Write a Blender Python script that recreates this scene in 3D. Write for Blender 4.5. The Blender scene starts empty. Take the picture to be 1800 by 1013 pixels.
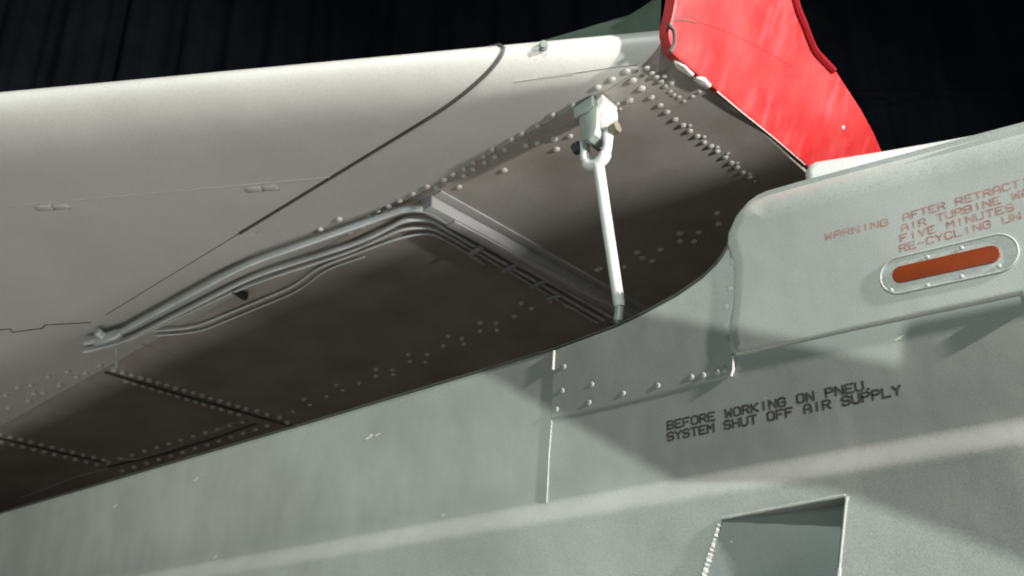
import bpy, bmesh, math, random
from mathutils import Vector, Matrix
random.seed(7)
S = bpy.context.scene
COL = S.collection
V = Vector
R = math.radians

# ------------------------------------------------------------------ camera
PITCH, YAW = R(24.6), R(39.8)
CAM = V((0, 0, 1.6))
FPX, CX, CY = 1735.0, 900.0, 506.5
DH = V((-math.sin(YAW), math.cos(YAW), 0))
RT = V((math.cos(YAW), math.sin(YAW), 0))
FW = DH * math.cos(PITCH) + V((0, 0, 1)) * math.sin(PITCH)
UP = -DH * math.sin(PITCH) + V((0, 0, 1)) * math.cos(PITCH)
cd = bpy.data.cameras.new('camera'); cam = bpy.data.objects.new('camera', cd); COL.objects.link(cam)
cd.sensor_width = 36; cd.lens = FPX / 1800 * 36; cd.clip_end = 100
m = Matrix((RT, UP, -FW)).transposed().to_4x4(); m.translation = CAM
cam.matrix_world = m
S.camera = cam

# ------------------------------------------------------------------ world, lamps, exposure
W = bpy.data.worlds.new('World'); S.world = W; W.use_nodes = True
W.node_tree.nodes['Background'].inputs[0].default_value = (0.95, 1.0, 0.95, 1)
W.node_tree.nodes['Background'].inputs[1].default_value = 0.055
S.view_settings.view_transform = 'Standard'; S.view_settings.look = 'None'
S.view_settings.exposure = 0; S.view_settings.gamma = 1
S.cycles.filter_width = 2.0
S.render.resolution_x, S.render.resolution_y = 1024, 576


def lamp(name, kind, loc, target, power, color, size=0.3, size_y=None, spot=None):
    d = bpy.data.lights.new(name, kind); d.energy = power; d.color = color
    if kind == 'AREA':
        d.size = size
        if size_y: d.shape = 'RECTANGLE'; d.size_y = size_y
        else: d.shape = 'DISK'
    else:
        d.shadow_soft_size = size
    if spot: d.spot_size = R(spot); d.spot_blend = 0.6
    o = bpy.data.objects.new(name, d); COL.objects.link(o)
    o.location = loc
    o.rotation_euler = (V(target) - V(loc)).to_track_quat('-Z', 'Y').to_euler()
    return o


LAMP_A = V((2.2, -2.6, 5.2))
lamp('hall_spotlight_nose', 'SPOT', (7.0, 2.8, 2.0), (-1.6, 2.3, 3.4), 3600, (1.0, 0.96, 0.91), 0.22, spot=50)
lamp('hall_spotlight_high', 'SPOT', (6.2, 1.75, 4.9), (-1.6, 2.2, 3.3), 6500, (1.0, 0.93, 0.87), 0.10, spot=55)
lamp('hall_spotlight_side', 'SPOT', LAMP_A, (-1.6, 2.3, 2.5), 1150, (0.93, 1.0, 0.92), 0.018, spot=75)
lamp('hall_floor_bounce', 'AREA', (-3.0, 1.55, 0.12), (-3.0, 1.55, 3), 38, (1.0, 0.98, 0.92), 7.0, 0.8)
lamp('hall_soft_side', 'AREA', (-0.5, -3.2, 2.3), (-1.6, 2.3, 2.4), 42, (0.80, 1.0, 0.95), 2.6, 1.6)
lamp('added_curtain_wash', 'SPOT', (0.5, 7.2, 9.5), (-6.0, 9.0, 4.5), 120, (0.75, 0.85, 1.0), 0.3, spot=120)  # added spot with no visible source, lifts the curtain out of black

# ------------------------------------------------------------------ helpers
YF = 2.3                                   # outer face of the fuselage side
INC = R(5.0)                               # raised wing incidence
NW = V((math.sin(INC), 0, -math.cos(INC)))  # underside normal (down)


def ray(x, y):
    return FW + RT * ((x - CX) / FPX) - UP * ((y - CY) / FPX)


def hit(x, y, p, n):
    v = ray(x, y)
    return CAM + v * ((V(p) - CAM).dot(n) / v.dot(n))


def fus(x, y, off=0.0):
    return hit(x, y, (0, YF + off, 0), V((0, 1, 0)))


PC = fus(1050, 185, 0.08)


def wz(x, y=0, drop=0.0):
    """height of the flat wing underside at x, 'drop' metres below it"""
    return PC.z + (x - PC.x) * math.tan(INC) - drop


def wing(x, y, drop=0.0):
    return hit(x, y, PC + NW * drop, NW)


def link(name, me, mat, parent=None, smooth=True, ang=35):
    o = bpy.data.objects.new(name, me); COL.objects.link(o)
    if mat: me.materials.append(mat)
    if smooth:
        for p in me.polygons: p.use_smooth = True
        me.set_sharp_from_angle(angle=R(ang))
    if parent is not None:
        o.parent = parent
        if parent.type == 'EMPTY':
            o.matrix_parent_inverse = Matrix.Translation(-parent.location)
    return o


class MB:
    def __init__(s): s.v = []; s.f = []
    def add(s, vs, fs):
        b = len(s.v); s.v += [tuple(v) for v in vs]; s.f += [tuple(i + b for i in f) for f in fs]; return s
    def box(s, c, ax, ay, az):
        c, ax, ay, az = V(c), V(ax), V(ay), V(az)
        vs = [c + ax * i + ay * j + az * k for k in (-1, 1) for j in (-1, 1) for i in (-1, 1)]
        return s.add(vs, [(0, 2, 3, 1), (4, 5, 7, 6), (0, 1, 5, 4), (2, 6, 7, 3), (0, 4, 6, 2), (1, 3, 7, 5)])
    def tube(s, path, r, n=10, caps=True):
        P = [V(p) for p in path]; vs = []; fs = []
        ref = V((0, 0, 1))
        t0 = (P[1] - P[0]).normalized()
        if abs(t0.dot(ref)) > 0.9: ref = V((1, 0, 0))
        nrm = t0.cross(ref).normalized()
        for i, p in enumerate(P):
            t = (P[min(i + 1, len(P) - 1)] - P[max(i - 1, 0)]).normalized()
            nrm = (nrm - t * nrm.dot(t)).normalized(); b = t.cross(nrm)
            rr = r[i] if isinstance(r, (list, tuple)) else r
            for k in range(n):
                a = 2 * math.pi * k / n
                vs.append(p + (nrm * math.cos(a) + b * math.sin(a)) * rr)
        for i in range(len(P) - 1):
            for k in range(n):
                fs.append((i * n + k, i * n + (k + 1) % n, (i + 1) * n + (k + 1) % n, (i + 1) * n + k))
        if caps:
            fs.append(tuple(range(n))[::-1]); fs.append(tuple((len(P) - 1) * n + k for k in range(n)))
        return s.add(vs, fs)
    def build(s, name, mat, parent=None, smooth=True, ang=35, bevel=0):
        me = bpy.data.meshes.new(name); me.from_pydata(s.v, [], s.f); me.validate()
        bm = bmesh.new(); bm.from_mesh(me)
        if bevel:
            es = [e for e in bm.edges if len(e.link_faces) == 2 and e.calc_face_angle(0) > R(30)]
            bmesh.ops.bevel(bm, geom=es, offset=bevel, segments=2, affect='EDGES', profile=0.6)
        bmesh.ops.recalc_face_normals(bm, faces=bm.faces)
        bm.to_mesh(me); bm.free()
        return link(name, me, mat, parent, smooth, ang)


def spline(pts, per=8):
    P = [V(p) for p in pts]; out = []
    for i in range(len(P) - 1):
        a, b, c, d = P[max(i - 1, 0)], P[i], P[i + 1], P[min(i + 2, len(P) - 1)]
        for k in range(per):
            t = k / per
            out.append(0.5 * ((2 * b) + (c - a) * t + (2 * a - 5 * b + 4 * c - d) * t * t + (3 * b - a - 3 * c + d) * t ** 3))
    out.append(P[-1]); return out


def rounded(pts, r=0.10, n=5):
    """straight runs with rounded bends"""
    P = [V(p) for p in pts]; out = [P[0]]
    for a, b, c in zip(P, P[1:], P[2:]):
        k = min(r, (b - a).length * 0.45, (c - b).length * 0.45)
        s_, e_ = b + (a - b).normalized() * k, b + (c - b).normalized() * k
        for i in range(n + 1):
            t = i / n; out.append(s_ * (1 - t) ** 2 + b * 2 * t * (1 - t) + e_ * t * t)
    return out + [P[-1]]


def resample(P, step):
    out = [P[0]]
    for a, b in zip(P, P[1:]):
        n = max(1, int((b - a).length / step))
        for k in range(1, n + 1): out.append(a.lerp(b, k / n))
    return out


def shell(outline, n, rings, depth):
    """solid panel: closed outline on a plane; rings = [(inset, rise)] or function(normal)->rings; n points out"""
    P = [V(p) for p in outline]; n = V(n).normalized(); N = len(P)
    area = V((0, 0, 0))
    for i in range(N): area += P[i].cross(P[(i + 1) % N])
    if area.dot(n) < 0: P.reverse()
    ins = []
    for i in range(N):
        t = (P[(i + 1) % N] - P[i - 1]).normalized(); ins.append(n.cross(t).normalized())
    loops = [[p - n * depth for p in P]]
    R0 = rings if callable(rings) else (lambda k: rings)
    per = [R0(-k) for k in ins]
    for j in range(len(per[0])):
        loops.append([P[i] + ins[i] * per[i][j][0] + n * per[i][j][1] for i in range(N)])
    mb = MB(); vs = [v for l in loops for v in l]; fs = []
    for j in range(len(loops) - 1):
        for i in range(N):
            fs.append((j * N + i, j * N + (i + 1) % N, (j + 1) * N + (i + 1) % N, (j + 1) * N + i))
    fs.append(tuple((len(loops) - 1) * N + i for i in range(N)))
    fs.append(tuple(range(N))[::-1])
    return mb.add(vs, fs)


# ------------------------------------------------------------------ materials
def mat(name, col, rough=0.45, var=0.12, scale=3.0, bump=0.0, bscale=40.0, metal=0.0, streak=0.0, grain=0.05,
        coat=0.0, alt=None, spec=0.5, dents=0.0):
    M = bpy.data.materials.new(name); M.use_nodes = True
    nt = M.node_tree; N = nt.nodes; L = nt.links; b = N['Principled BSDF']
    b.inputs['Roughness'].default_value = rough; b.inputs['Metallic'].default_value = metal
    b.inputs['Specular IOR Level'].default_value = spec
    b.inputs['Coat Weight'].default_value = coat; b.inputs['Coat Roughness'].default_value = 0.25
    tc = N.new('ShaderNodeTexCoord')
    n1 = N.new('ShaderNodeTexNoise'); n1.inputs['Scale'].default_value = scale; n1.inputs['Detail'].default_value = 6
    L.new(tc.outputs['Object'], n1.inputs['Vector'])
    mix = N.new('ShaderNodeMix'); mix.data_type = 'RGBA'
    alt = alt or tuple(c * (1 - var) for c in col)
    mix.inputs['A'].default_value = (*[min(1, c * (1 + var * 0.6)) for c in col], 1)
    mix.inputs['B'].default_value = (*alt, 1)
    r = N.new('ShaderNodeValToRGB'); r.color_ramp.elements[0].position = 0.33; r.color_ramp.elements[1].position = 0.68
    L.new(n1.outputs['Fac'], r.inputs[0]); L.new(r.outputs[0], mix.inputs['Factor'])
    out = mix.outputs['Result']
    if streak:
        mp = N.new('ShaderNodeMapping'); mp.inputs['Scale'].default_value = (9, 9, 0.8)
        L.new(tc.outputs['Object'], mp.inputs[0])
        n2 = N.new('ShaderNodeTexNoise'); n2.inputs['Scale'].default_value = 1.4; n2.inputs['Detail'].default_value = 5
        L.new(mp.outputs[0], n2.inputs['Vector'])
        r2 = N.new('ShaderNodeValToRGB'); r2.color_ramp.elements[0].position = 0.52; r2.color_ramp.elements[1].position = 0.78
        r2.color_ramp.elements[0].color = (0, 0, 0, 1); r2.color_ramp.elements[1].color = (streak, streak, streak, 1)
        L.new(n2.outputs['Fac'], r2.inputs[0])
        mx = N.new('ShaderNodeMix'); mx.data_type = 'RGBA'
        L.new(r2.outputs[0], mx.inputs['Factor']); L.new(out, mx.inputs['A'])
        mx.inputs['B'].default_value = (*[min(1, c * 1.25 + 0.05) for c in col], 1)
        out = mx.outputs['Result']
    if grain:
        n3 = N.new('ShaderNodeTexNoise'); n3.inputs['Scale'].default_value = 330; n3.inputs['Detail'].default_value = 2
        L.new(tc.outputs['Object'], n3.inputs['Vector'])
        mr = N.new('ShaderNodeMapRange'); mr.inputs['From Min'].default_value = 0.3; mr.inputs['From Max'].default_value = 0.7
        mr.inputs['To Min'].default_value = 1 - grain * 2; mr.inputs['To Max'].default_value = 1 + grain * 2
        L.new(n3.outputs['Fac'], mr.inputs[0])
        vm = N.new('ShaderNodeVectorMath'); vm.operation = 'MULTIPLY'
        L.new(out, vm.inputs[0]); L.new(mr.outputs[0], vm.inputs[1]); out = vm.outputs[0]
    L.new(out, b.inputs['Base Color'])
    rr = N.new('ShaderNodeMapRange'); rr.inputs['To Min'].default_value = rough * 0.85; rr.inputs['To Max'].default_value = min(1, rough * 1.2)
    L.new(n1.outputs['Fac'], rr.inputs[0]); L.new(rr.outputs[0], b.inputs['Roughness'])
    last = None
    if dents:
        n5 = N.new('ShaderNodeTexNoise'); n5.inputs['Scale'].default_value = 4.5; n5.inputs['Detail'].default_value = 2
        L.new(tc.outputs['Object'], n5.inputs['Vector'])
        b5 = N.new('ShaderNodeBump'); b5.inputs['Strength'].default_value = 0.5; b5.inputs['Distance'].default_value = dents
        L.new(n5.outputs['Fac'], b5.inputs['Height']); last = b5
    if bump:
        n4 = N.new('ShaderNodeTexNoise'); n4.inputs['Scale'].default_value = bscale; n4.inputs['Detail'].default_value = 5
        L.new(tc.outputs['Object'], n4.inputs['Vector'])
        bp = N.new('ShaderNodeBump'); bp.inputs['Strength'].default_value = 0.6; bp.inputs['Distance'].default_value = bump
        L.new(n4.outputs['Fac'], bp.inputs['Height'])
        if last: L.new(last.outputs[0], bp.inputs['Normal'])
        last = bp
    if last: L.new(last.outputs[0], b.inputs['Normal'])
    return M


M_SIDE = mat('side_grey_paint', (0.395, 0.418, 0.40), 0.40, 0.15, 2.0, 0.0004, 45, streak=0.10, grain=0.09, dents=0.008)
M_WING = mat('wing_grey_paint', (0.39, 0.395, 0.38), 0.42, 0.09, 1.6, 0.0002, 70, grain=0.07, dents=0.004)
M_CENT = mat('wing_centre_paint', (0.35, 0.338, 0.318), 0.36, 0.10, 3.2, 0.0004, 45, grain=0.10, dents=0.005, alt=(0.265, 0.245, 0.22))
M_BAY = mat('bay_dark_primer', (0.17, 0.148, 0.126), 0.7, 0.2, 4)
M_RIV = mat('rivet_paint', (0.45, 0.445, 0.42), 0.35, 0.06, 20, 0, grain=0.0)
M_BEAM = mat('beam_paint', (0.38, 0.385, 0.385), 0.34, 0.12, 6, 0.0008, 60)
M_TUBE = mat('tube_metal', (0.60, 0.63, 0.64), 0.24, 0.12, 8, 0, metal=0.2)
M_WHITE = mat('strut_white_paint', (0.50, 0.52, 0.51), 0.22, 0.06, 10, 0.0005, 60)
M_LUG = mat('lug_paint', (0.21, 0.245, 0.23), 0.38, 0.10, 14, 0.001, 60)
M_BRASS = mat('brass_plating', (0.36, 0.34, 0.25), 0.4, 0.2, 30, 0, metal=0.7)
M_DARK = mat('dark_steel', (0.04, 0.045, 0.045), 0.5, 0.2, 20, 0, metal=0.3)
M_RED = mat('red_paint', (0.36, 0.014, 0.016), 0.46, 0.10, 6.0, 0.0006, 35, streak=0.8, alt=(0.40, 0.034, 0.034), grain=0.12, dents=0.006)
M_REDEDGE = mat('dark_red_rubber', (0.18, 0.008, 0.012), 0.3, 0.2, 20, 0.001, 90)
M_GREEN = mat('green_paint', (0.07, 0.10, 0.08), 0.4, 0.12, 3, 0.001, 50, streak=0.25)
M_SEAL = mat('joint_seal', (0.06, 0.064, 0.056), 0.6, 0.2, 20)
M_SEALANT_GLARE = mat('white_sealant_and_glare', (0.70, 0.69, 0.65), 0.5, 0.10, 30, 0.004, 60)  # sealant and chips, also the highlight painted on the lug
M_LIGHT = mat('pale_sealant', (0.48, 0.50, 0.46), 0.5, 0.3, 40, 0.002, 60)
M_ORANGE = mat('orange_window', (0.25, 0.040, 0.008), 0.3, 0.15, 12)
M_INKB = mat('black_stencil_ink', (0.035, 0.03, 0.035), 0.6, 0.2, 60, alt=(0.12, 0.11, 0.11))
M_INKR = mat('red_stencil_ink', (0.27, 0.095, 0.09), 0.6, 0.2, 60, alt=(0.40, 0.30, 0.28))
M_CURT = mat('black_curtain_cloth', (0.022, 0.026, 0.034), 0.95, 0.2, 2, 0.002, 200, spec=0.1)
M_FLOOR = mat('concrete_floor', (0.25, 0.23, 0.20), 0.6, 0.15, 1.2, 0.001, 30)
M_RAMP = mat('scoop_paint', (0.17, 0.19, 0.18), 0.45, 0.10, 4, 0.001, 60)
M_BLOCKER = mat('blocker_black', (0.03, 0.03, 0.03), 0.7, 0.2, 5)


# ------------------------------------------------------------------ setting
fl = MB().add([(-14, -8, 0), (10, -8, 0), (10, 16, 0), (-14, 16, 0)], [(0, 1, 2, 3)]).build('floor', M_FLOOR, smooth=False)
fl['kind'] = 'structure'

# black curtain hung behind the aircraft
cc = V((0, 0, 0)) + DH * 10.5
mb = MB(); NX, NZ = 420, 14; vs = []
for j in range(NZ + 1):
    z = 0.02 + 13.5 * j / NZ
    for i in range(NX + 1):
        u = -11 + 22 * i / NX
        d = 0.07 * math.sin(u * 9 + 1.3 * math.sin(u * 1.7)) + 0.03 * math.sin(u * 23 + z * 0.2) + 0.015 * math.sin(u * 41 + 0.6 * z)
        p = cc + RT * u + DH * d * (0.6 + 0.4 * math.sin(u * 0.9) ** 2); vs.append((p.x, p.y, z))
fs = [(j * (NX + 1) + i, j * (NX + 1) + i + 1, (j + 1) * (NX + 1) + i + 1, (j + 1) * (NX + 1) + i) for j in range(NZ) for i in range(NX)]
cu = mb.add(vs, fs).build('stage_curtain', M_CURT, ang=80)
cu['label'] = 'black pleated cloth curtain hanging behind the aircraft'; cu['category'] = 'curtain'
hem = []
for k in range(41):
    p = cc + RT * (-11 + 22 * k / 40) - DH * 0.20; hem.append((p.x, p.y, 9.05 - 0.05 * math.sin(k * 0.35)))
MB().tube(hem, 0.012, 6).build('hem_cord', M_CURT, cu)

# ------------------------------------------------------------------ aircraft
AC = bpy.data.objects.new('jet_aircraft', None); COL.objects.link(AC); AC.location = (-2.4, 3.37, 0)
AC['label'] = 'grey jet aircraft with its wing raised on a strut above the fuselage'; AC['category'] = 'aircraft'

# ---- fuselage body: loft along x of closed cross sections
TOP = [(-9, 2.69), (-5.45, 2.691), (-2.97, 2.699), (-1.743, 2.708), (-1.511, 2.724), (-1.405, 2.742), (-1.30, 2.765), (-1.21, 2.797),
       (-1.155, 2.83), (-1.12, 2.87), (-1.09, 2.91), (-1.0, 2.94), (-0.5, 2.94), (1.6, 2.80)]


def ztop(x):
    for (a, za), (b, zb) in zip(TOP, TOP[1:]):
        if x <= b:
            t = max(0, (x - a) / (b - a)); return za + (zb - za) * t
    return TOP[-1][1]


def sm(t):
    t = max(0.0, min(1.0, t)); return t * t * (3 - 2 * t)


CREASE = 2.243


def side_y(x, z):
    fl_ = 0.060 * sm((CREASE - z) / 0.085)            # lower body stands out below the crease
    fl_ *= 1 - sm((x + 0.50) / 0.42)                  # and closes off towards the nose
    y = YF - fl_ + 0.10 * max(0, 2.05 - z) ** 2
    y += 0.16 * max(0, x + 0.2) ** 2                  # nose taper
    return y


xs = []
x = -9.0
while x < 1.6:
    xs.append(x); x += 0.25 if x < -5 else (0.06 if x < -1.8 else 0.022)
xs.append(1.6)
zs_t = [0, .015, .06, .12, .2, .28, .36, .44, .5, .54, .57, .59, .60, .61, .62, .63, .64, .65, .66, .67, .69, .72, .76, .82, .9, 1]
prof = []
ZB = 1.30
for x in xs:
    zt = ztop(x); row = []
    # upper flat: zt -> CREASE ; flare: CREASE -> CREASE-.09 ; below to ZB
    zl = [zt - (zt - CREASE) * k / 9 for k in range(9)] + [CREASE - 0.09 * k / 12 for k in range(13)] + [CREASE - 0.09 - (CREASE - 0.09 - ZB) * k / 12 for k in range(1, 13)]
    yb = side_y(x, zt)
    row += [(4.44, zt - 0.22), (yb + 0.30, zt - 0.22), (yb + 0.020, zt - 0.20), (yb + 0.016, zt - 0.002), (yb + 0.010, zt + 0.002)]
    row += [(side_y(x, z) + (0.003 if k == 0 else 0), z) for k, z in enumerate(zl)]
    yz = side_y(x, ZB)
    row += [(yz + 0.35, ZB - 0.35), (3.37, ZB - 0.5), (4.2, ZB - 0.2), (4.44, ZB)]
    prof.append([(x, y, z) for y, z in row])
NP = len(prof[0]); vs = [p for r_ in prof for p in r_]; fs = []
for i in range(len(xs) - 1):
    for k in range(NP):
        fs.append((i * NP + k, i * NP + (k + 1) % NP, (i + 1) * NP + (k + 1) % NP, (i + 1) * NP + k))
fs.append(tuple(range(NP))[::-1]); fs.append(tuple((len(xs) - 1) * NP + k for k in range(NP)))
FUS = MB().add(vs, fs).build('fuselage_skin', M_SIDE, AC, ang=40)
FUS.data.materials.append(M_BAY)
for p in FUS.data.polygons:
    if p.normal.z > 0.5 and p.center.y > YF + 0.018 or (p.normal.y > 0.5 and p.center.y < 3): p.material_index = 1

# recessed scoop cut into the side
SC = [fus(1270, 913, -0.06), fus(1486, 873, -0.06), fus(1467, 1060, -0.06), fus(1226, 1060, -0.06)]
ysc = YF - 0.06
cut = MB()
front = [p + V((0, -0.06, 0)) for p in SC]
back = [V((SC[0].x, ysc + 0.004, SC[0].z)), V((SC[1].x, ysc + 0.085, SC[1].z)), V((SC[2].x, ysc + 0.085, SC[2].z)), V((SC[3].x, ysc + 0.004, SC[3].z))]
cut.add(front + back, [(0, 1, 2, 3), (4, 7, 6, 5), (0, 4, 5, 1), (1, 5, 6, 2), (2, 6, 7, 3), (3, 7, 4, 0)])
cutter = cut.build('cutter', M_RAMP, smooth=False)
md = FUS.modifiers.new('b', 'BOOLEAN'); md.object = cutter; md.operation = 'DIFFERENCE'; md.solver = 'EXACT'; md.material_mode = 'TRANSFER'; FUS.data.materials.append(M_RAMP)
dg = bpy.context.evaluated_depsgraph_get()
me = bpy.data.meshes.new_from_object(FUS.evaluated_get(dg))
FUS.modifiers.clear(); FUS.data = me
bpy.data.objects.remove(cutter)
me.set_sharp_from_angle(angle=R(40))


def skin_pt(px, py, lift=0.0):
    """point on the real fuselage side surface"""
    off = 0.0
    for _ in range(8):
        p = fus(px, py, off); off = side_y(p.x, p.z) - YF
    p = fus(px, py, off - lift); return p


# dark rubber edge along the open top of the fuselage side
rim = [V((x, side_y(x, ztop(x)) + 0.004, ztop(x) + 0.004)) for x in xs if -9 < x < -1.12]
MB().tube(rim, 0.0055, 6).build('edge_seal', M_SEAL, FUS)

# scoop parts
scoop = MB()
n_out = V((0, -1, 0))
lip_path = [SC[0].lerp(SC[1], k / 12) + V((0, -0.002, 0.002)) for k in range(13)]
SCP = scoop.tube(lip_path, [0.0036 + 0.0008 * math.sin(k * 1.9) for k in range(13)], 8).build('scoop_lip', M_SIDE, FUS)
seal_path = [SC[0].lerp(SC[3], k / 40) + V((0.0025 * math.sin(k * 2.6) - 0.006, -0.001, 0)) for k in range(2, 41)]
MB().tube(seal_path, [0.0035 + 0.0025 * abs(math.sin(k * 1.35)) + (0.003 if k > 12 else 0) for k in range(39)], 7).build('sealant_bead', M_SIDE, FUS)
fr_path = [SC[1].lerp(SC[2], k / 20) + V((0.004, -0.001, 0)) for k in range(21)]
MB().tube(fr_path, [0.006] + [0.0026] * 13 + [0.0045] * 7, 7).build('scoop_frame', M_SIDE, FUS)
dome = None


def dome_mesh(name, r, h, seg=10):
    mb = MB(); vs = []; rings = [(1.0, -0.15), (1.0, 0.12), (0.90, 0.52), (0.62, 0.86), (0.25, 0.99)]
    for a, b in rings:
        for k in range(seg):
            t = 2 * math.pi * k / seg; vs.append((r * a * math.cos(t), r * a * math.sin(t), h * b))
    fs = []
    for j in range(len(rings) - 1):
        for k in range(seg): fs.append((j * seg + k, j * seg + (k + 1) % seg, (j + 1) * seg + (k + 1) % seg, (j + 1) * seg + k))
    fs.append(tuple((len(rings) - 1) * seg + k for k in range(seg)))
    me = bpy.data.meshes.new(name); me.from_pydata(vs, [], fs)
    for p in me.polygons: p.use_smooth = True
    return me


ME_RIV = dome_mesh('rivet_dome', 0.0135, 0.0115); ME_RIV.materials.append(M_RIV)
ME_RIVS = dome_mesh('small_rivet_dome', 0.010, 0.006); ME_RIVS.materials.append(M_RIV)
ME_BOLT = dome_mesh('bolt_head', 0.009, 0.0032, 10); ME_BOLT.materials.append(M_SIDE)
ME_SCREW = dome_mesh('screw_head', 0.0055, 0.0018, 8); ME_SCREW.materials.append(M_SIDE)
ME_REDRIV = dome_mesh('red_rivet', 0.006, 0.003, 8); ME_REDRIV.materials.append(M_RED)


def stud(name, me, p, n, parent, sc=1.0):
    o = bpy.data.objects.new(name, me); COL.objects.link(o)
    o.parent = parent; o.location = p; o.rotation_euler = V(n).to_track_quat('Z', 'Y').to_euler()
    o.scale = (sc, sc, sc); return o


for px, py in [(1302, 943), (1297, 976), (1286, 952), (1283, 982), (1305, 955), (1280, 1006)]:
    p = hit(px, py, back[0], (back[1] - back[0]).cross(back[3] - back[0]))
    stud('screw', ME_SCREW, p, (0.25, -1, 0), FUS, 0.8)

# ---- riveted patch panel lapping over the fairing end
pt = [(974, 617), (1083, 577), (1140, 551), (1190, 523), (1235, 491), (1262, 465), (1270, 459), (1302, 450), (1300, 470), (1290, 530), (1279, 590), (1288, 622),
      (1288, 650), (1284, 661), (1272, 665), (1180, 688), (1080, 712), (970, 737), (969, 700)]
PP = resample([fus(*p) for p in pt] + [fus(*pt[0])], 0.03)[:-1]
PATCH = shell(PP, (0, -1, 0), [(0, 0.0005), (0.0, 0.0024), (0.0015, 0.0032), (0.006, 0.0034)], 0.004).build('patch_panel', M_SIDE, AC)
for px, py in [(991, 645), (988, 687), (978, 720), (1035, 708), (1040, 676), (1095, 692), (1156, 678), (1215, 663), (1236, 660), (1274, 650),
               (1288, 462), (1282, 508), (1276, 540), (1274, 573), (1262, 668 - 14)]:
    stud('bolt', ME_BOLT, fus(px, py, -0.0033), (0, -1, 0), PATCH)
# raised seam down the skin behind the patch and along it
MB().tube([fus(970, 738, -0.001), fus(965, 800, -0.001), fus(962, 862, -0.001), fus(961, 888, -0.001)], 0.0022, 6).build('skin_seam', M_SIDE, FUS)
MB().tube([fus(974, 617, -0.004), fus(972, 650, -0.005)], 0.0035, 6).build('sealant_bead', M_SEALANT_GLARE, FUS)
MB().tube([fus(1289, 626, -0.005), fus(1289, 650, -0.006), fus(1285, 661, -0.006)], 0.0035, 6).build('sealant_bead', M_SEALANT_GLARE, FUS)

# ---- forward fairing standing proud of the side
fa = [(1296, 626), (1287, 621), (1281, 606), (1283, 570), (1289, 520), (1291, 480), (1285, 450), (1279, 430), (1280, 410), (1290, 380), (1299, 363), (1311, 349), (1325, 339), (1342, 331), (1415, 310), (1530, 279), (1650, 247),
      (1800, 207), (1990, 160), (1990, 480), (1782, 521), (1500, 580)]
FO = 0.012
FP = resample([fus(*p) for p in fa] + [fus(*fa[0])], 0.02)[:-1]


def fair_rings(out):
    u = max(0.0, out.z); aft = max(0.0, -out.x) * (1 - u)
    D = 0.0045 + 0.10 * u ** 2 + 0.034 * aft
    top = -0.055 * u ** 2
    rs = []
    for k in range(7):
        a = k / 6 * math.pi / 2
        rs.append((D * (1 - math.cos(a)), top + (FO - top) * math.sin(a)))
    rs.append((D + 0.003, FO)); return rs


FAIR = shell(FP, (0, -1, 0), fair_rings, 0.02).build('nose_fairing', M_SIDE, AC, ang=50)
# slot with orange window


def stadium(c0, c1, r, n=10):
    c0, c1 = V(c0), V(c1); u = (c1 - c0).normalized(); w = V((0, 0, 1)); w = (w - u * w.dot(u)).normalized(); out = []
    for k in range(n + 1):
        a = -math.pi / 2 + math.pi * k / n; out.append(c1 + u * math.cos(a) * r + w * math.sin(a) * r)
    for k in range(n + 1):
        a = math.pi / 2 + math.pi * k / n; out.append(c0 + u * math.cos(a) * r + w * math.sin(a) * r)
    return out


yo = -FO
sl0, sl1 = fus(1582, 484, yo), fus(1752, 446, yo)
PL = shell(stadium(sl0, sl1, 0.047), (0, -1, 0), [(0, 0.0005), (0.0015, 0.0014), (0.004, 0.0015)], 0.003).build('slot_plate', M_SIDE, FAIR)
rp = stadium(sl0 + V((0, -0.002, 0)), sl1 + V((0, -0.002, 0)), 0.047, 16); rp.append(rp[0])
MB().tube(rp, 0.0024, 6, caps=False).build('slot_rim', M_SIDE, FAIR)
w0, w1 = fus(1585, 483, yo), fus(1742, 448, yo)
shell(stadium(w0, w1, 0.0215), (0, -1, 0), [(0, 0.0042), (0.001, 0.0048), (0.003, 0.005)], 0.002).build('orange_window', M_ORANGE, FAIR)
for px, py in [(1690, 436), (1690, 486), (1630, 452), (1630, 502), (1566, 510), (1756, 468)]:
    stud('screw', ME_SCREW, fus(px, py, yo - 0.003), (0, -1, 0), FAIR)
stud('screw', ME_BOLT, fus(1303, 417, yo + 0.008), (-0.3, -1, 0), FAIR)

# small bracket projecting below the fairing end
b0 = fus(1794, 522, -0.0)
MB().box(b0 + V((0.012, -0.008, -0.012)), (0.006, 0, 0), (0, 0.008, 0), (0, 0, 0.022)).build('hinge_bracket', M_SIDE, AC, bevel=0.004)

# upper white deck fairing seen over the shoulder of the nose fairing
dk = [(1417, 330), (1414, 300), (1420, 288), (1432, 281), (1545, 263), (1660, 243), (1760, 224), (1990, 170), (1990, 330)]
dn = V((0.34, -1, -0.05)).normalized()
D0 = fus(1417, 300, 0.10)
DP = resample([hit(*p, D0, dn) for p in dk] + [hit(*dk[0], D0, dn)], 0.02)[:-1]
shell(DP, dn, [(0, -0.02), (0.004, -0.008), (0.012, -0.002), (0.02, 0.0), (0.024, 0)], 0.10).build('deck_fairing', M_SIDE, AC)

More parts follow.
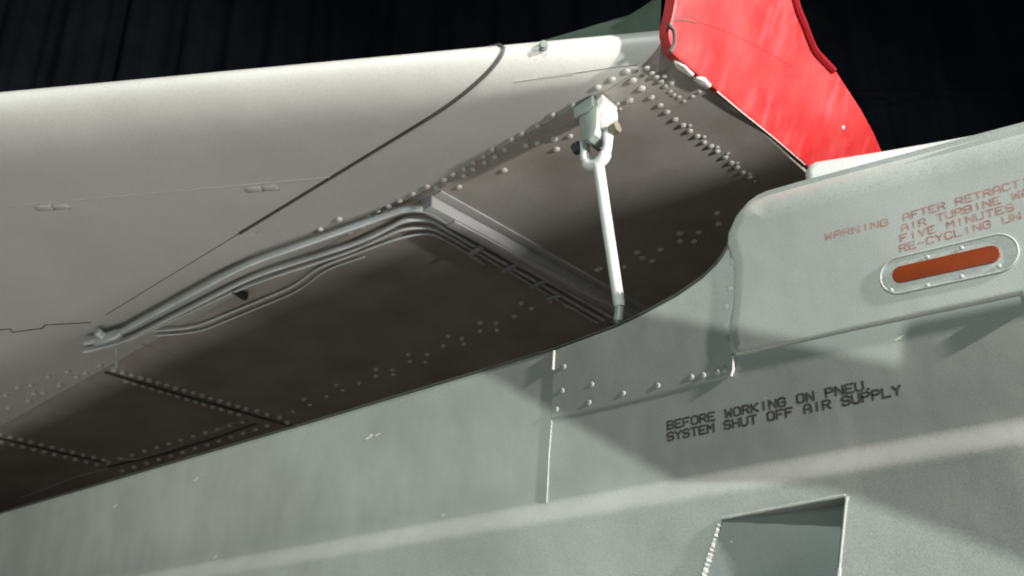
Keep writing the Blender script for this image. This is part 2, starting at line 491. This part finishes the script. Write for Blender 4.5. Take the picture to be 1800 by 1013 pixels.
# ---- stencilled lettering
GL = {
    'A': [[(0, 0), (0, 4), (1, 6), (3, 6), (4, 4), (4, 0)], [(0, 2.5), (4, 2.5)]],
    'B': [[(0, 0), (0, 6), (3, 6), (4, 5), (4, 4), (3, 3), (4, 2), (4, 1), (3, 0), (0, 0)], [(0, 3), (3, 3)]],
    'C': [[(4, 5), (3, 6), (1, 6), (0, 5), (0, 1), (1, 0), (3, 0), (4, 1)]],
    'D': [[(0, 0), (0, 6), (3, 6), (4, 5), (4, 1), (3, 0), (0, 0)]],
    'E': [[(4, 6), (0, 6), (0, 0), (4, 0)], [(0, 3), (3, 3)]],
    'F': [[(4, 6), (0, 6), (0, 0)], [(0, 3), (3, 3)]],
    'G': [[(4, 5), (3, 6), (1, 6), (0, 5), (0, 1), (1, 0), (3, 0), (4, 1), (4, 3), (2, 3)]],
    'H': [[(0, 0), (0, 6)], [(4, 0), (4, 6)], [(0, 3), (4, 3)]],
    'I': [[(2, 0), (2, 6)]],
    'K': [[(0, 0), (0, 6)], [(4, 6), (0.6, 3), (4, 0)]],
    'L': [[(0, 6), (0, 0), (4, 0)]],
    'M': [[(0, 0), (0, 6), (2, 3), (4, 6), (4, 0)]],
    'N': [[(0, 0), (0, 6), (4, 0), (4, 6)]],
    'O': [[(1, 0), (0, 1), (0, 5), (1, 6), (3, 6), (4, 5), (4, 1), (3, 0), (1, 0)]],
    'P': [[(0, 0), (0, 6), (3, 6), (4, 5), (4, 4), (3, 3), (0, 3)]],
    'R': [[(0, 0), (0, 6), (3, 6), (4, 5), (4, 4), (3, 3), (0, 3)], [(2, 3), (4, 0)]],
    'S': [[(4, 5), (3, 6), (1, 6), (0, 5), (0, 4), (1, 3), (3, 3), (4, 2), (4, 1), (3, 0), (1, 0), (0, 1)]],
    'T': [[(0, 6), (4, 6)], [(2, 6), (2, 0)]],
    'U': [[(0, 6), (0, 1), (1, 0), (3, 0), (4, 1), (4, 6)]],
    'V': [[(0, 6), (2, 0), (4, 6)]],
    'W': [[(0, 6), (0.6, 0), (2, 4), (3.4, 0), (4, 6)]],
    'Y': [[(0, 6), (2, 3), (4, 6)], [(2, 3), (2, 0)]],
    '-': [[(0.5, 3), (3.5, 3)]], '.': [[(0.6, 0), (1.4, 0)]],
}


def lettering(txt, p0, p1, h, material, parent, skip_gap=False, width=0.72):
    """text from p0 to p1 along the flat side, each line one mesh of thin strokes"""
    u = (p1 - p0); pitch = u.length / (len(txt) - 1 + width); u.normalize(); w = V((0, 0, 1)); w = (w - u * w.dot(u)).normalized()
    th = h * (0.115 if material is M_INKR else 0.14); sx = pitch * width / 4; sz = h / 6
    k = 0; ci = 0; res = None
    for word in txt.split(' '):
        mb = MB()
        for ch in word:
            for pl in GL.get(ch, []):
                for a, b in zip(pl, pl[1:]):
                    A = V((a[0] * sx, a[1] * sz)); B = V((b[0] * sx, b[1] * sz))
                    d = (B - A); l = d.length; d.normalize(); nn = V((-d.y, d.x))
                    segs = [(0, l)]
                    if l > 3.6 * sz: segs = [(0, l * 0.44), (l * 0.56, l)]
                    for s0, s1 in segs:
                        s0 -= th * 0.7; s1 += th * 0.7
                        q = [A + d * s0 - nn * th, A + d * s1 - nn * th, A + d * s1 + nn * th, A + d * s0 + nn * th]
                        k += 1; lift = 0.00015 + (k % 7) * 0.00003
                        mb.add([p0 + u * (ci * pitch + v.x) + w * v.y + V((0, -lift, 0)) for v in q], [(0, 1, 2, 3)])
            ci += 1
        ci += 1
        res = mb.build('stencil_lettering', material, parent, smooth=False)
        res['label'] = ('red' if material is M_INKR else 'black') + ' stencilled word ' + word


lettering('BEFORE WORKING ON PNEU.', fus(1174, 755), fus(1536, 682), 0.0215, M_INKB, FUS)
lettering('SYSTEM SHUT OFF AIR SUPPLY', fus(1174, 775), fus(1584, 693), 0.0215, M_INKB, FUS)
hr = 0.0175
pW = fus(1451, 422, yo); lettering('WARNING', pW, fus(1561, 396, yo), hr, M_INKR, FAIR)
PIT = (fus(1561, 396, yo) - pW).length / 6.72
for t, (px, py), (qx, qy), n in [('AFTER RETRACTING', (1589, 388), (1797, 345), 13), ('AIR TURBINE WAIT', (1586, 407), (1797, 361), 13),
                              ('FIVE MINUTES', (1584, 425), (1785, 379), 12), ('RE-CYCLING UNIT', (1583, 443), (1797, 396), 13)]:
    a, b = fus(px, py, yo), fus(qx, qy, yo)
    b.z = a.z - 0.004
    b = a + (b - a) * ((len(t) - 0.28) / (n - 0.28))
    lettering(t, a, b, hr, M_INKR, FAIR)

# paint chips and scuffs on the side
for i, (px, py, L_) in enumerate([(650, 768, 0.035), (664, 764, 0.02), (345, 843, 0.03), (352, 836, 0.015), (202, 890, 0.025), (378, 980, 0.02), (1340, 868, 0.0), (780, 905, 0.012),
                                  (1150, 660, 0.012), (1235, 702, 0.0), (1580, 595, 0.016), (1347, 700, 0.006)]):
    if not L_: continue
    P = []
    for k in range(9):
        a = 2 * math.pi * k / 9; rr = L_ * random.uniform(0.5, 1.0)
        q = skin_pt(px, py, 0.0012); P.append(q + V((rr * math.cos(a), 0, rr * 0.28 * math.sin(a) + 0.25 * rr * math.cos(a))))
    MB().add(P, [tuple(range(9))]).build('paint_chip', M_SEALANT_GLARE, FUS, smooth=False)

# ---- wing: swept outer panel
SIL0, SIL1 = wing(0, 155), wing(1175, 45)
du = V((SIL1.x - SIL0.x, SIL1.y - SIL0.y)).normalized(); pf = V((du.y, -du.x))      # forward/outboard perpendicular
EL0, EH = 0.30, 0.10


def EL_(y): return 0.30 - 0.17 * sm((y - 1.7) / 0.6)


NOSE = V((SIL1.x, SIL1.y)) - pf * 0.150


def xnose(y): return NOSE.x + (y - NOSE.y) * du.x / du.y


ROOT = 2.335
def profile_at(y):
    EL = EL_(y); P = []                           # (distance behind nose, height above the underside plane)
    for d in [7.5, 5, 3, 2, 1.4, 1.0, 0.8, 0.65, 0.5, 0.4]: P.append((d, 0.0))
    for k in range(0, 15):
        a = k / 14 * math.pi / 2; P.append((EL - EL * math.sin(a), EH - EH * math.cos(a)))
    for k in range(1, 9):
        a = k / 8 * math.pi / 2; P.append((0.5 - 0.5 * math.cos(a), EH + 0.10 * math.sin(a)))
    return P + [(1.0, EH + 0.13), (2.5, EH + 0.17), (5.0, EH + 0.14), (7.5, EH + 0.06)]


def wing_pt(y, d, h):
    x = xnose(y) - d / pf.x
    return V((x, y, wz(x) + h))


ys = [ROOT - k * 0.05 for k in range(70)]
vs = []; fs = []; n = len(profile_at(2))
for y in ys:
    for d, h in profile_at(y):
        x = max(xnose(y) - d / pf.x, -9.5) if d < 7 else -9.5
        vs.append((x, y, wz(x) + h))
for i in range(len(ys) - 1):
    for k in range(n): fs.append((i * n + k, i * n + (k + 1) % n, (i + 1) * n + (k + 1) % n, (i + 1) * n + k))
fs.append(tuple(range(n))); fs.append(tuple((len(ys) - 1) * n + k for k in range(n))[::-1])
WO = MB().add(vs, fs).build('outer_wing_panel', M_WING, AC, ang=40)

# centre section: slab over the fuselage
XF = -1.25
cs = MB(); vs = []
ycs = [ROOT + 0.001 + 0.36 * k / 12 for k in range(13)] + [3.4, 4.45]
for y in ycs:
    t = sm((y - ROOT) / 0.30)
    a_ = (EL_(ROOT) / pf.x) * (1 - t) + 0.006 * t; b_ = EH * (1 - t) + 0.006 * t; xf = xnose(ROOT) * (1 - t) + XF * t
    sec = [(-9.5, 0.0), (-3.0, 0.0)]
    for k in range(11):
        a = k / 10 * math.pi / 2; sec.append((xf - a_ + a_ * math.sin(a), b_ - b_ * math.cos(a)))
    sec += [(xf, 0.115), (xf - 0.15, 0.17), (-4, 0.24), (-9.5, 0.15)]
    n = len(sec); vs += [(x, y, wz(x) - 0.001 + h) for x, h in sec]
fs = [(i * n + k, i * n + (k + 1) % n, (i + 1) * n + (k + 1) % n, (i + 1) * n + k) for i in range(len(ycs) - 1) for k in range(n)]
fs += [tuple(range(n))[::-1], tuple((len(ycs) - 1) * n + k for k in range(n))]
WC = cs.add(vs, fs).build('centre_wing_panel', M_CENT, AC, ang=40)

# added unseen block ahead of the wing, shaped to shade the inboard underside
sec = [(2.53, 2.68), (3.18, 3.30), (3.45, 3.47), (4.0, 3.47), (4.12, 3.40), (4.44, 2.68)]
vs = [(x, y + 0.0 * x, z - (0.12 if abs(x - 1.0) > 0.3 else 0) * (z > 2.7)) for x in (0.55, 0.8, 1.2, 1.5) for y, z in sec]; n = len(sec)
fs = [(i * n + k, i * n + (k + 1) % n, (i + 1) * n + (k + 1) % n, (i + 1) * n + k) for i in range(3) for k in range(n)] + [tuple(range(n))[::-1], tuple(3 * n + k for k in range(n))]
MB().add(vs, fs).build('added_shade_block', M_SIDE, AC)

# joint between drooped leading edge and inner panel (runs chordwise at y = 2.0)


def on_wing(y, x, lift=0.0):
    d = (xnose(y) - x) * pf.x
    EL = EL_(y); h = EH - EH * math.sqrt(max(0, 1 - ((EL - d) / EL) ** 2)) if d < EL else 0.0
    return V((x, y, wz(x) + h - lift))


YJ = 2.02
profile = profile_at(YJ)
jp = [wing_pt(YJ, *profile[k]) for k in range(len(profile)) if 0.0 <= profile[k][0] <= 0.9 and k < 30]
jp = [p for p in jp if p.x > -3.12]
jp = [on_wing(YJ, -3.12)] + jp
MB().tube(resample(jp, 0.05), 0.0075, 6).build('joint_seal', M_SEAL, WO)
MB().tube([on_wing(YJ, -3.12 - k * 0.1, 0.0) for k in range(11)], 0.0022, 5).build('skin_seam', M_SEAL, WO)
h0, h1 = wing(-60, 370), wing(590, 315)
h1 = V((h1.x, YJ, h1.z))
mk = MB(); mk.tube([h0.lerp(h1, k / 8) for k in range(9)], 0.0022, 5); mk.build('hinge_seam', M_SEAL, WO)
MB().tube([h0.lerp(h1, k / 8) + V((0.004, 0, -0.001)) for k in range(9)], 0.0018, 5).build('hinge_seam', M_RIV, WO)
for (a, b) in [((62, 363), (120, 360)), ((432, 331), (488, 326))]:
    p, q = wing(*a), wing(*b); ctr = (p + q) / 2; ax = (q - p) / 2; ay = V((ax.y, -ax.x, 0)).normalized() * 0.014
    for t in (-0.5, 0.5):
        MB().box(ctr + ax * t - ay * 0.8 + V((0, 0, -0.001)), ax * 0.42, ay, V((0, 0, 0.004))).build('hinge_knuckle', M_WING, WO, bevel=0.0015)
    MB().box(ctr - ay * 1.9, ax * 1.0, ay * 0.14, V((0, 0, 0.003))).build('hinge_slot', M_SEAL, WO)
MB().tube([wing(-40, 583), wing(20, 578), wing(22, 584), wing(75, 577), wing(80, 571), wing(160, 567)], 0.004, 5).build('skin_seam', M_SEAL, WO)
# doubler fairing strip over the root joint
def owp(px, py, lift=0.0):
    """point on the curved underside of the outer wing"""
    h = 0.0
    for _ in range(30):
        p = wing(px, py, -h); h = 0.5 * h + 0.5 * (on_wing(p.y, p.x).z - wz(p.x))
    return wing(px, py, -h + lift)


MB().tube([owp(*p) for p in [(945, 137), (985, 132), (1025, 127), (1070, 120), (1120, 114)]], 0.0013, 5).build('skin_seam', M_SEAL, WO)
MB().tube([owp(*p, 0.001) for p in [(905, 143), (940, 138), (975, 134), (1010, 130)]], 0.0009, 5).build('skin_seam', M_RIV, WO)
MB().tube([owp(*p, 0.001) for p in [(423, 416), (450, 412), (458, 404), (495, 392)]], 0.002, 5).build('skin_seam', M_RIV, WO)

# stub bolt on the leading edge
p = None
for it in range(60):
    a = it / 59 * math.pi / 2
    EL = EL_(2.10); q = wing_pt(2.10, EL - EL * math.sin(a), EH - EH * math.cos(a))
    dd = q - CAM; py = CY - FPX * dd.dot(UP) / dd.dot(FW)
    if p is None or abs(py - 82) < best: p, best = q, abs(py - 82)
v = p - CAM
nb = V((pf.x, pf.y, -0.55)).normalized()
MB().tube([p - nb * 0.01, p + nb * 0.022], 0.016, 12).tube([p + nb * 0.022, p + nb * 0.034], 0.010, 10).build('stub_bolt', M_LUG, WO)

# ---- rivets on the underside (large domed, and small flush ones)
BIG = [(1102, 131), (1076, 142), (1051, 154), (1008, 185), (972, 202), (946, 220), (918, 235), (1113, 142), (1128, 156), (1145, 171), (1160, 185), (1172, 197), (1186, 210),
       (1200, 220), (1212, 230), (1225, 239), (1237, 250), (1249, 257), (1260, 266), (1274, 276), (1285, 286), (1295, 294), (1305, 303), (1317, 311),
       (1107, 176), (1002, 239), (974, 244), (946, 251), (978, 262), (886, 299), (807, 328), (751, 328), (768, 329), (596, 385), (563, 403),
       (888, 262), (866, 263), (871, 275), (851, 274), (853, 285), (833, 285), (833, 297), (816, 296), (816, 308), (796, 306), (781, 316), (788, 321),
       (726, 341), (703, 353), (683, 363), (693, 367), (666, 373), (673, 380), (651, 381), (656, 390), (628, 393), (638, 398), (606, 404), (615, 408), (581, 414), (900, 245), (925, 255)]
SMALL = [(1137, 120), (1146, 129), (1154, 136), (1162, 144), (1170, 152), (1178, 161), (1184, 167), (1193, 171), (1202, 178), (1217, 170), (1229, 162), (1243, 153), (1168, 134),
         (1180, 148), (1212, 221), (1237, 241), (1260, 259), (1279, 270), (1295, 287), (1317, 306), (1326, 319), (1085, 183), (1089, 192), (1076, 194)]
KEEL = [(515, 723), (535, 701), (545, 711), (574, 697), (592, 677), (602, 686), (632, 673), (661, 649), (661, 661), (691, 650), (691, 658), (718, 623), (721, 635), (751, 623), (748, 636),
        (779, 608), (788, 591), (812, 595), (816, 604), (844, 582), (844, 567), (872, 568), (874, 580), (904, 556), (917, 533), (935, 542), (968, 529), (996, 538), (1055, 472), (1050, 474),
        (1098, 469), (1129, 453), (1120, 443), (1147, 458), (1161, 439), (1195, 410), (1196, 423), (1228, 408), (1220, 424), (1260, 375), (1263, 393)]
LEFT = [(10, 694), (15, 716), (49, 703), (75, 689), (54, 676), (84, 661), (104, 676), (134, 661), (175, 641), (30, 680), (60, 690), (118, 652), (150, 655)]


def lerp2(a, b, n): return [(a[0] + (b[0] - a[0]) * k / (n - 1), a[1] + (b[1] - a[1]) * k / (n - 1)) for k in range(n)]


LEFT += lerp2((201, 649), (433, 718), 16) + lerp2((222, 668), (420, 728), 14)
LEFT += lerp2((0, 763), (183, 808), 11) + lerp2((4, 776), (170, 816), 10)
LEFT += lerp2((190, 812), (426, 741), 12) + lerp2((215, 827), (470, 748), 13) + [(452, 722), (470, 728), (492, 733), (505, 742)]


def put(lst, me, nm, k=1.0):
    for px, py in lst:
        p = wing(px, py)
        par = WC if p.y > ROOT else WO
        if p.y < ROOT: p = on_wing(p.y, p.x) if (xnose(p.y) - p.x) * pf.x > 0 else p
        stud(nm, me, p, NW, par, k * random.uniform(0.92, 1.06))


put(BIG, ME_RIV, 'rivet'); put(KEEL, ME_RIV, 'rivet', 1.15); put(LEFT, ME_RIV, 'rivet', 1.45); put(SMALL, ME_RIVS, 'rivet')

# doubler plates on the centre panel


def wplate(name, pts, mat_, t=0.006, drop=0.0):
    P = resample([wing(*p) for p in pts] + [wing(*pts[0])], 0.08)[:-1]
    return shell(P, NW, [(0, 0.0), (0.0, t * 0.7), (0.002, t), (0.008, t)], 0.002).build(name, mat_, WC)


MB().tube([wing(*p) for p in [(205, 806), (240, 807), (290, 792), (350, 770), (400, 749), (430, 735)]], 0.010, 6).build('doubler_edge', M_CENT, WC)
MB().tube([wing(*p) for p in [(40, 874), (90, 856), (140, 836), (190, 824)]], 0.008, 6).build('doubler_edge', M_CENT, WC)
MB().tube([wing(*p) for p in [(185, 653), (300, 688), (420, 722), (500, 745), (530, 752)]], 0.012, 6).build('panel_gap', M_SEAL, WC)
MB().tube([wing(*p) for p in [(-30, 763), (60, 784), (120, 798), (185, 812)]], 0.010, 6).build('panel_gap', M_SEAL, WC)
MB().tube([wing(*p) for p in [(190, 820), (290, 797), (370, 772), (450, 744)]], 0.010, 6).build('panel_gap', M_SEAL, WC)
MB().tube([wing(*p) for p in [(205, 600), (205, 645)]], 0.008, 6).build('drain_tube', M_TUBE, WC)
MB().tube([wing(*p) for p in lerp2((250, 605), (310, 625), 5)], 0.006, 6).build('doubler_edge', M_CENT, WC)

# ---- channel beam across the centre section
xb = -2.40; yb0, yb1 = 2.37, 4.2
zb = wz(xb)
yc, yh = (yb0 + yb1) / 2, (yb1 - yb0) / 2
tn = math.tan(INC)
BM = MB().box((xb - 0.01, yc, wz(xb - 0.01) - 0.025), (0.029, 0, 0.029 * tn), (0, yh, 0), (0, 0, 0.030)).build('channel_beam', M_BEAM, AC, bevel=0.004)
MB().box((xb + 0.042, yc, wz(xb + 0.042) - 0.004), (0.022, 0, 0.022 * tn), (0, yh - 0.004, 0), NW * 0.005).build('beam_flange', M_BEAM, BM, bevel=0.0015)
MB().box((xb - 0.01, yc + 0.02, wz(xb - 0.01) - 0.059), (0.023, 0, 0.023 * tn), (0, yh - 0.12, 0), (0, 0, 0.005)).build('beam_cap_strip', M_BEAM, BM, bevel=0.0015)

# ---- hydraulic tubes under the wing root
TD = 0.035


def wt(px, py, drop): return wing(px, py, drop)


tubes = [
    ('hydraulic_tube', [(150, 603), (205, 588), (432, 466), (712, 368), (752, 368), (800, 398), (1075, 556)], 0.0140, 0.042),
    ('hydraulic_tube', [(148, 618), (215, 602), (445, 486), (640, 424), (712, 386), (756, 385), (800, 412), (1060, 562)], 0.0105, 0.030),
    ('hydraulic_tube', [(225, 600), (440, 500), (620, 442), (705, 403), (757, 399), (800, 422), (1050, 568)], 0.0070, 0.022),
    ('hydraulic_tube', [(262, 582), (340, 577), (520, 503), (556, 472), (700, 419), (757, 408), (800, 432), (850, 464)], 0.0058, 0.018),
    ('hydraulic_tube', [(275, 590), (348, 585), (528, 511), (572, 474), (640, 452)], 0.0050, 0.014),
]
for nm, pts, r_, dr in tubes:
    MB().tube(rounded([wt(*p, dr) for p in pts], 0.13), r_, 12).build(nm, M_TUBE, AC)
pcl = wt(188, 592, 0.045)
MB().tube([wt(168, 603, .045), wt(176, 598, .045), wt(206, 588, .045), wt(214, 584, .045)], [0.015, 0.026, 0.026, 0.015], 12).build('tube_union', M_TUBE, AC)
MB().tube([wt(170, 583, .03), wt(186, 594, .045)], 0.02, 10).build('tube_union', M_TUBE, AC)
MB().tube([wt(410, 512, .02), wt(432, 522, .02)], [0.012, 0.02], 6).build('tube_clip', M_DARK, AC)
for (a, b) in [((826, 448), (848, 434)), ((884, 480), (912, 463)), ((935, 507), (972, 488)), ((962, 528), (985, 520))]:
    p, q = wt(*a, 0.05), wt(*b, 0.05); d = (q - p) / 2
    MB().box((p + q) / 2, d, V((d.y, -d.x, 0)).normalized() * 0.011, NW * 0.004).build('tube_clip', M_BEAM, AC, bevel=0.001)

# ---- wing support strut
ST = V((0, 0, 0))
YS = 0.08
top = fus(1050, 190, YS)


def sp(px, py, dy=0.0): return fus(px, py, YS + dy)


rod_a, rod_b = sp(1052, 291), sp(1089, 540)
STR = MB().tube([rod_a, rod_a.lerp(rod_b, 0.02), rod_a.lerp(rod_b, 0.985), rod_b], [0.016, 0.0195, 0.0185, 0.015], 20).build('support_strut', M_WHITE, AC)
MB().tube([rod_b, sp(1084, 585), sp(1082, 640)], 0.0145, 14).build('strut_piston', M_LUG, STR)
MB().tube([sp(1084, 566), sp(1084, 572)], 0.021, 14).build('strut_collar', M_DARK, STR)
# fork
fk = MB(); ax = (rod_b - rod_a).normalized(); RX = V((1, 0, 0)); RX = (RX - ax * RX.dot(ax)).normalized(); RY = ax.cross(RX)
for s in (-1, 1):
    path = [sp(1049, 290), sp(1049, 290) + RX * s * 0.030 - ax * 0.012, sp(1048, 270) + RX * s * 0.046, sp(1048, 252) + RX * s * 0.048, sp(1047, 236) + RX * s * 0.048]
    fk.tube(spline(path, 5), [0.022] * 8 + [0.017] * 13, 10)
fk.build('strut_fork', M_WHITE, STR, ang=50)
pin = sp(1047, 243)
MB().tube([pin - RX * 0.085, pin + RX * 0.085], 0.0125, 12).build('fork_pin', M_DARK, STR)
MB().tube([pin + RX * 0.066, pin + RX * 0.092], 0.024, 6).build('pin_nut', M_BRASS, STR, smooth=False)
MB().tube([pin - RX * 0.092, pin - RX * 0.064], 0.022, 6).build('pin_head', M_DARK, STR, smooth=False)
# lug bracket bolted to the wing
lg = [sp(1028, 192), sp(1064, 178), sp(1070, 196), sp(1068, 215), sp(1066, 240), sp(1058, 258), sp(1040, 258), sp(1030, 236)]
zt = PC.z + 0.004
lug = [V((-0.05, 0, 0.01)), V((0.05, 0, 0.01)), V((0.05, 0, -0.05)), V((0.042, 0, -0.15)), V((0.030, 0, -0.185)), V((0, 0, -0.20)), V((-0.03, 0, -0.185)), V((-0.045, 0, -0.12))]
base = V((pin.x, pin.y, wz(pin.x)))
sc_ = (base.z - pin.z + 0.035) / 0.20
P = [base + V((v.x * 0.86 + 0.004, 0, v.z * sc_)) for v in lug]
shell(resample(P + [P[0]], 0.02)[:-1], (0, -1, 0), [(0, 0.040), (0.003, 0.047), (0.010, 0.050)], 0.05).build('wing_lug', M_LUG, STR, ang=40)
P = [base + V((v[0], -0.051, v[1] * sc_)) for v in [(-0.05, 0.0), (0.035, 0.0), (0.034, -0.05), (0.01, -0.062), (-0.045, -0.07)]]
shell(resample(P + [P[0]], 0.02)[:-1], (0, -1, 0), [(0, 0.006), (0.003, 0.011), (0.008, 0.012)], 0.003).build('lug_boss', M_LUG, STR, ang=40)

P = [base + V((0.056, v[0], v[1] * sc_)) for v in [(-0.046, 0.0), (0.046, 0.0), (0.046, -0.05), (0.03, -0.15), (-0.03, -0.15), (-0.046, -0.06)]]  # added white plate: blown highlight of the lug's lit side, put into colour
shell(resample(P + [P[0]], 0.02)[:-1], V((1, 0, -0.12)), [(0, 0.004), (0.003, 0.010), (0.010, 0.012)], 0.02).build('lug_glare_plate', M_SEALANT_GLARE, STR, ang=40)

# ---- red front face of the centre section (leans forward as it rises)
tilt = R(26)
RN = V((math.cos(tilt), 0, -math.sin(tilt)))
RP = V((XF + 0.002, 2.35, wz(XF) + 0.001))
ro = [(1180, 96), (1172, 66), (1172, 55), (1180, 20), (1184, -5), (1192, -70), (1368, -70), (1392, 0), (1408, 40), (1428, 86), (1468, 128), (1510, 192), (1532, 232), (1546, 264), (1562, 305), (1440, 315), (1414, 290), (1298, 193)]
P = [hit(*p, RP, RN) for p in ro]
RED = shell(resample(P + [P[0]], 0.04)[:-1], RN, [(0, 0.002), (0.001, 0.007), (0.004, 0.009), (0.012, 0.010)], 0.03).build('red_front_face', M_RED, AC)
ep = [(1394, -10), (1402, 18), (1412, 42), (1421, 66), (1431, 88), (1447, 106), (1464, 124)]
MB().tube(spline([hit(*p, RP + RN * 0.012, RN) for p in ep], 4), 0.016, 8).build('edge_rubber', M_REDEDGE, RED)
cp = [(1186, 38), (1230, 40), (1290, 62), (1350, 92), (1395, 120)]
MB().tube(spline([hit(*p, RP + RN * 0.0095, RN) for p in cp], 5), [0.0022] * 21, 6).build('fold_crease', M_RED, RED)
gp = [(1174, 42), (1183, 52), (1185, 66), (1184, 80), (1178, 92)]
MB().tube(spline([hit(*p, RP + RN * 0.011, RN) for p in gp], 4), 0.0075, 6).build('tear_gap', M_SEAL, RED)
gp = [(1184, 36), (1200, 35), (1222, 40)]
MB().tube(spline([hit(*p, RP + RN * 0.010, RN) for p in gp], 4), 0.003, 6).build('tear_gap', M_SEAL, RED)
stud('rivet', ME_RIVS, hit(1482, 225, RP + RN * 0.010, RN), RN, RED, 1.0).active_material
for px, py in [(1460, 140), (1452, 150), (1463, 157), (1386, 130), (1398, 128)]:
    stud('rivet', ME_REDRIV, hit(px, py, RP + RN * 0.010, RN), RN, RED, 1.0)
# thin bright trim at the lower edge and the sealant tabs
MB().tube([hit(px, py, RP + RN * 0.006, RN) for px, py in [(1260, 161), (1298, 193), (1358, 241), (1415, 290)]], 0.0035, 6).build('edge_trim', M_WING, RED)
for a, b in [((1184, 106), (1216, 132)), ((1222, 135), (1246, 152))]:
    p, q = wing(*a, 0.012), wing(*b, 0.012)
    d = (q - p); w_ = V((-d.y, d.x, 0)).normalized()
    if w_.y < 0: w_ = -w_
    loop = [p + d * t_ + w_ * (0.8 * o_ + random.uniform(-0.003, 0.003)) for t_, o_ in [(0, -0.006), (0.1, -0.018), (0.4, -0.020), (0.7, -0.017), (0.95, -0.016), (1.02, -0.004), (0.98, 0.012), (0.7, 0.014), (0.4, 0.017), (0.1, 0.013)]]
    shell(loop, NW, [(0, 0.003), (0.002, 0.008), (0.006, 0.010)], 0.014).build('sealant_tab', M_SEALANT_GLARE, WC)

# ---- green upper hump of the wing seen over the leading edge
gy = 2.60
gpts = [(870, 76), (905, 63), (950, 48), (1000, 33), (1050, 17), (1095, 3), (1140, -25), (1186, -75), (1186, 0), (1178, 40), (1178, 85), (870, 110)]
P = [hit(*p, (0, gy, 0), V((0, 1, 0))) for p in gpts]


def hump_rings(out):
    u = max(0, out.z); D = 0.01 + 0.13 * u
    return [(D * (1 - math.cos(k / 5 * math.pi / 2)), -0.14 * u + (0.004 + 0.14 * u) * math.sin(k / 5 * math.pi / 2)) for k in range(6)] + [(D + 0.002, 0.004)]


shell(resample(P + [P[0]], 0.05)[:-1], (0, -1, 0), hump_rings, 0.3).build('dorsal_hump', M_GREEN, AC, ang=50)
MB().tube([hit(*p, (0, gy - 0.02, 0), V((0, 1, 0))) for p in [(1186, -30), (1182, 5), (1174, 35)]], 0.012, 8).build('hump_trim', M_WHITE, AC)

# ------------------------------------------------------------------ added blocker out of view, cut to shape the side lamp's shadow
T = 0.52


def toward(px, py):
    p = fus(px, py); return LAMP_A.lerp(p, T)


g = [toward(640, 600), toward(1130, 560), toward(1590, 655), toward(1592, 570), toward(2300, 440), toward(2500, 1300), toward(1700, 990), toward(1480, 897), toward(1200, 842), toward(860, 650), toward(560, 480), toward(980, 526)]
g = [toward(1000, 533), toward(1130, 560), toward(1590, 655), toward(1592, 575), toward(2300, 430), toward(2300, 1230), toward(1700, 980), toward(1480, 897), toward(1200, 842), toward(860, 650), toward(640, 527), toward(700, 471)]
gn = (LAMP_A - fus(1200, 700)).normalized()
gd = shell(g, V((0, -1, 0)), [(0, 0.0), (0.0, 0.01)], 0.01).build('shadow_blocker', M_BLOCKER, smooth=False)
gd['label'] = 'added unseen black plate shaped to cast a shadow on the fuselage side'; gd['category'] = 'shadow blocker'
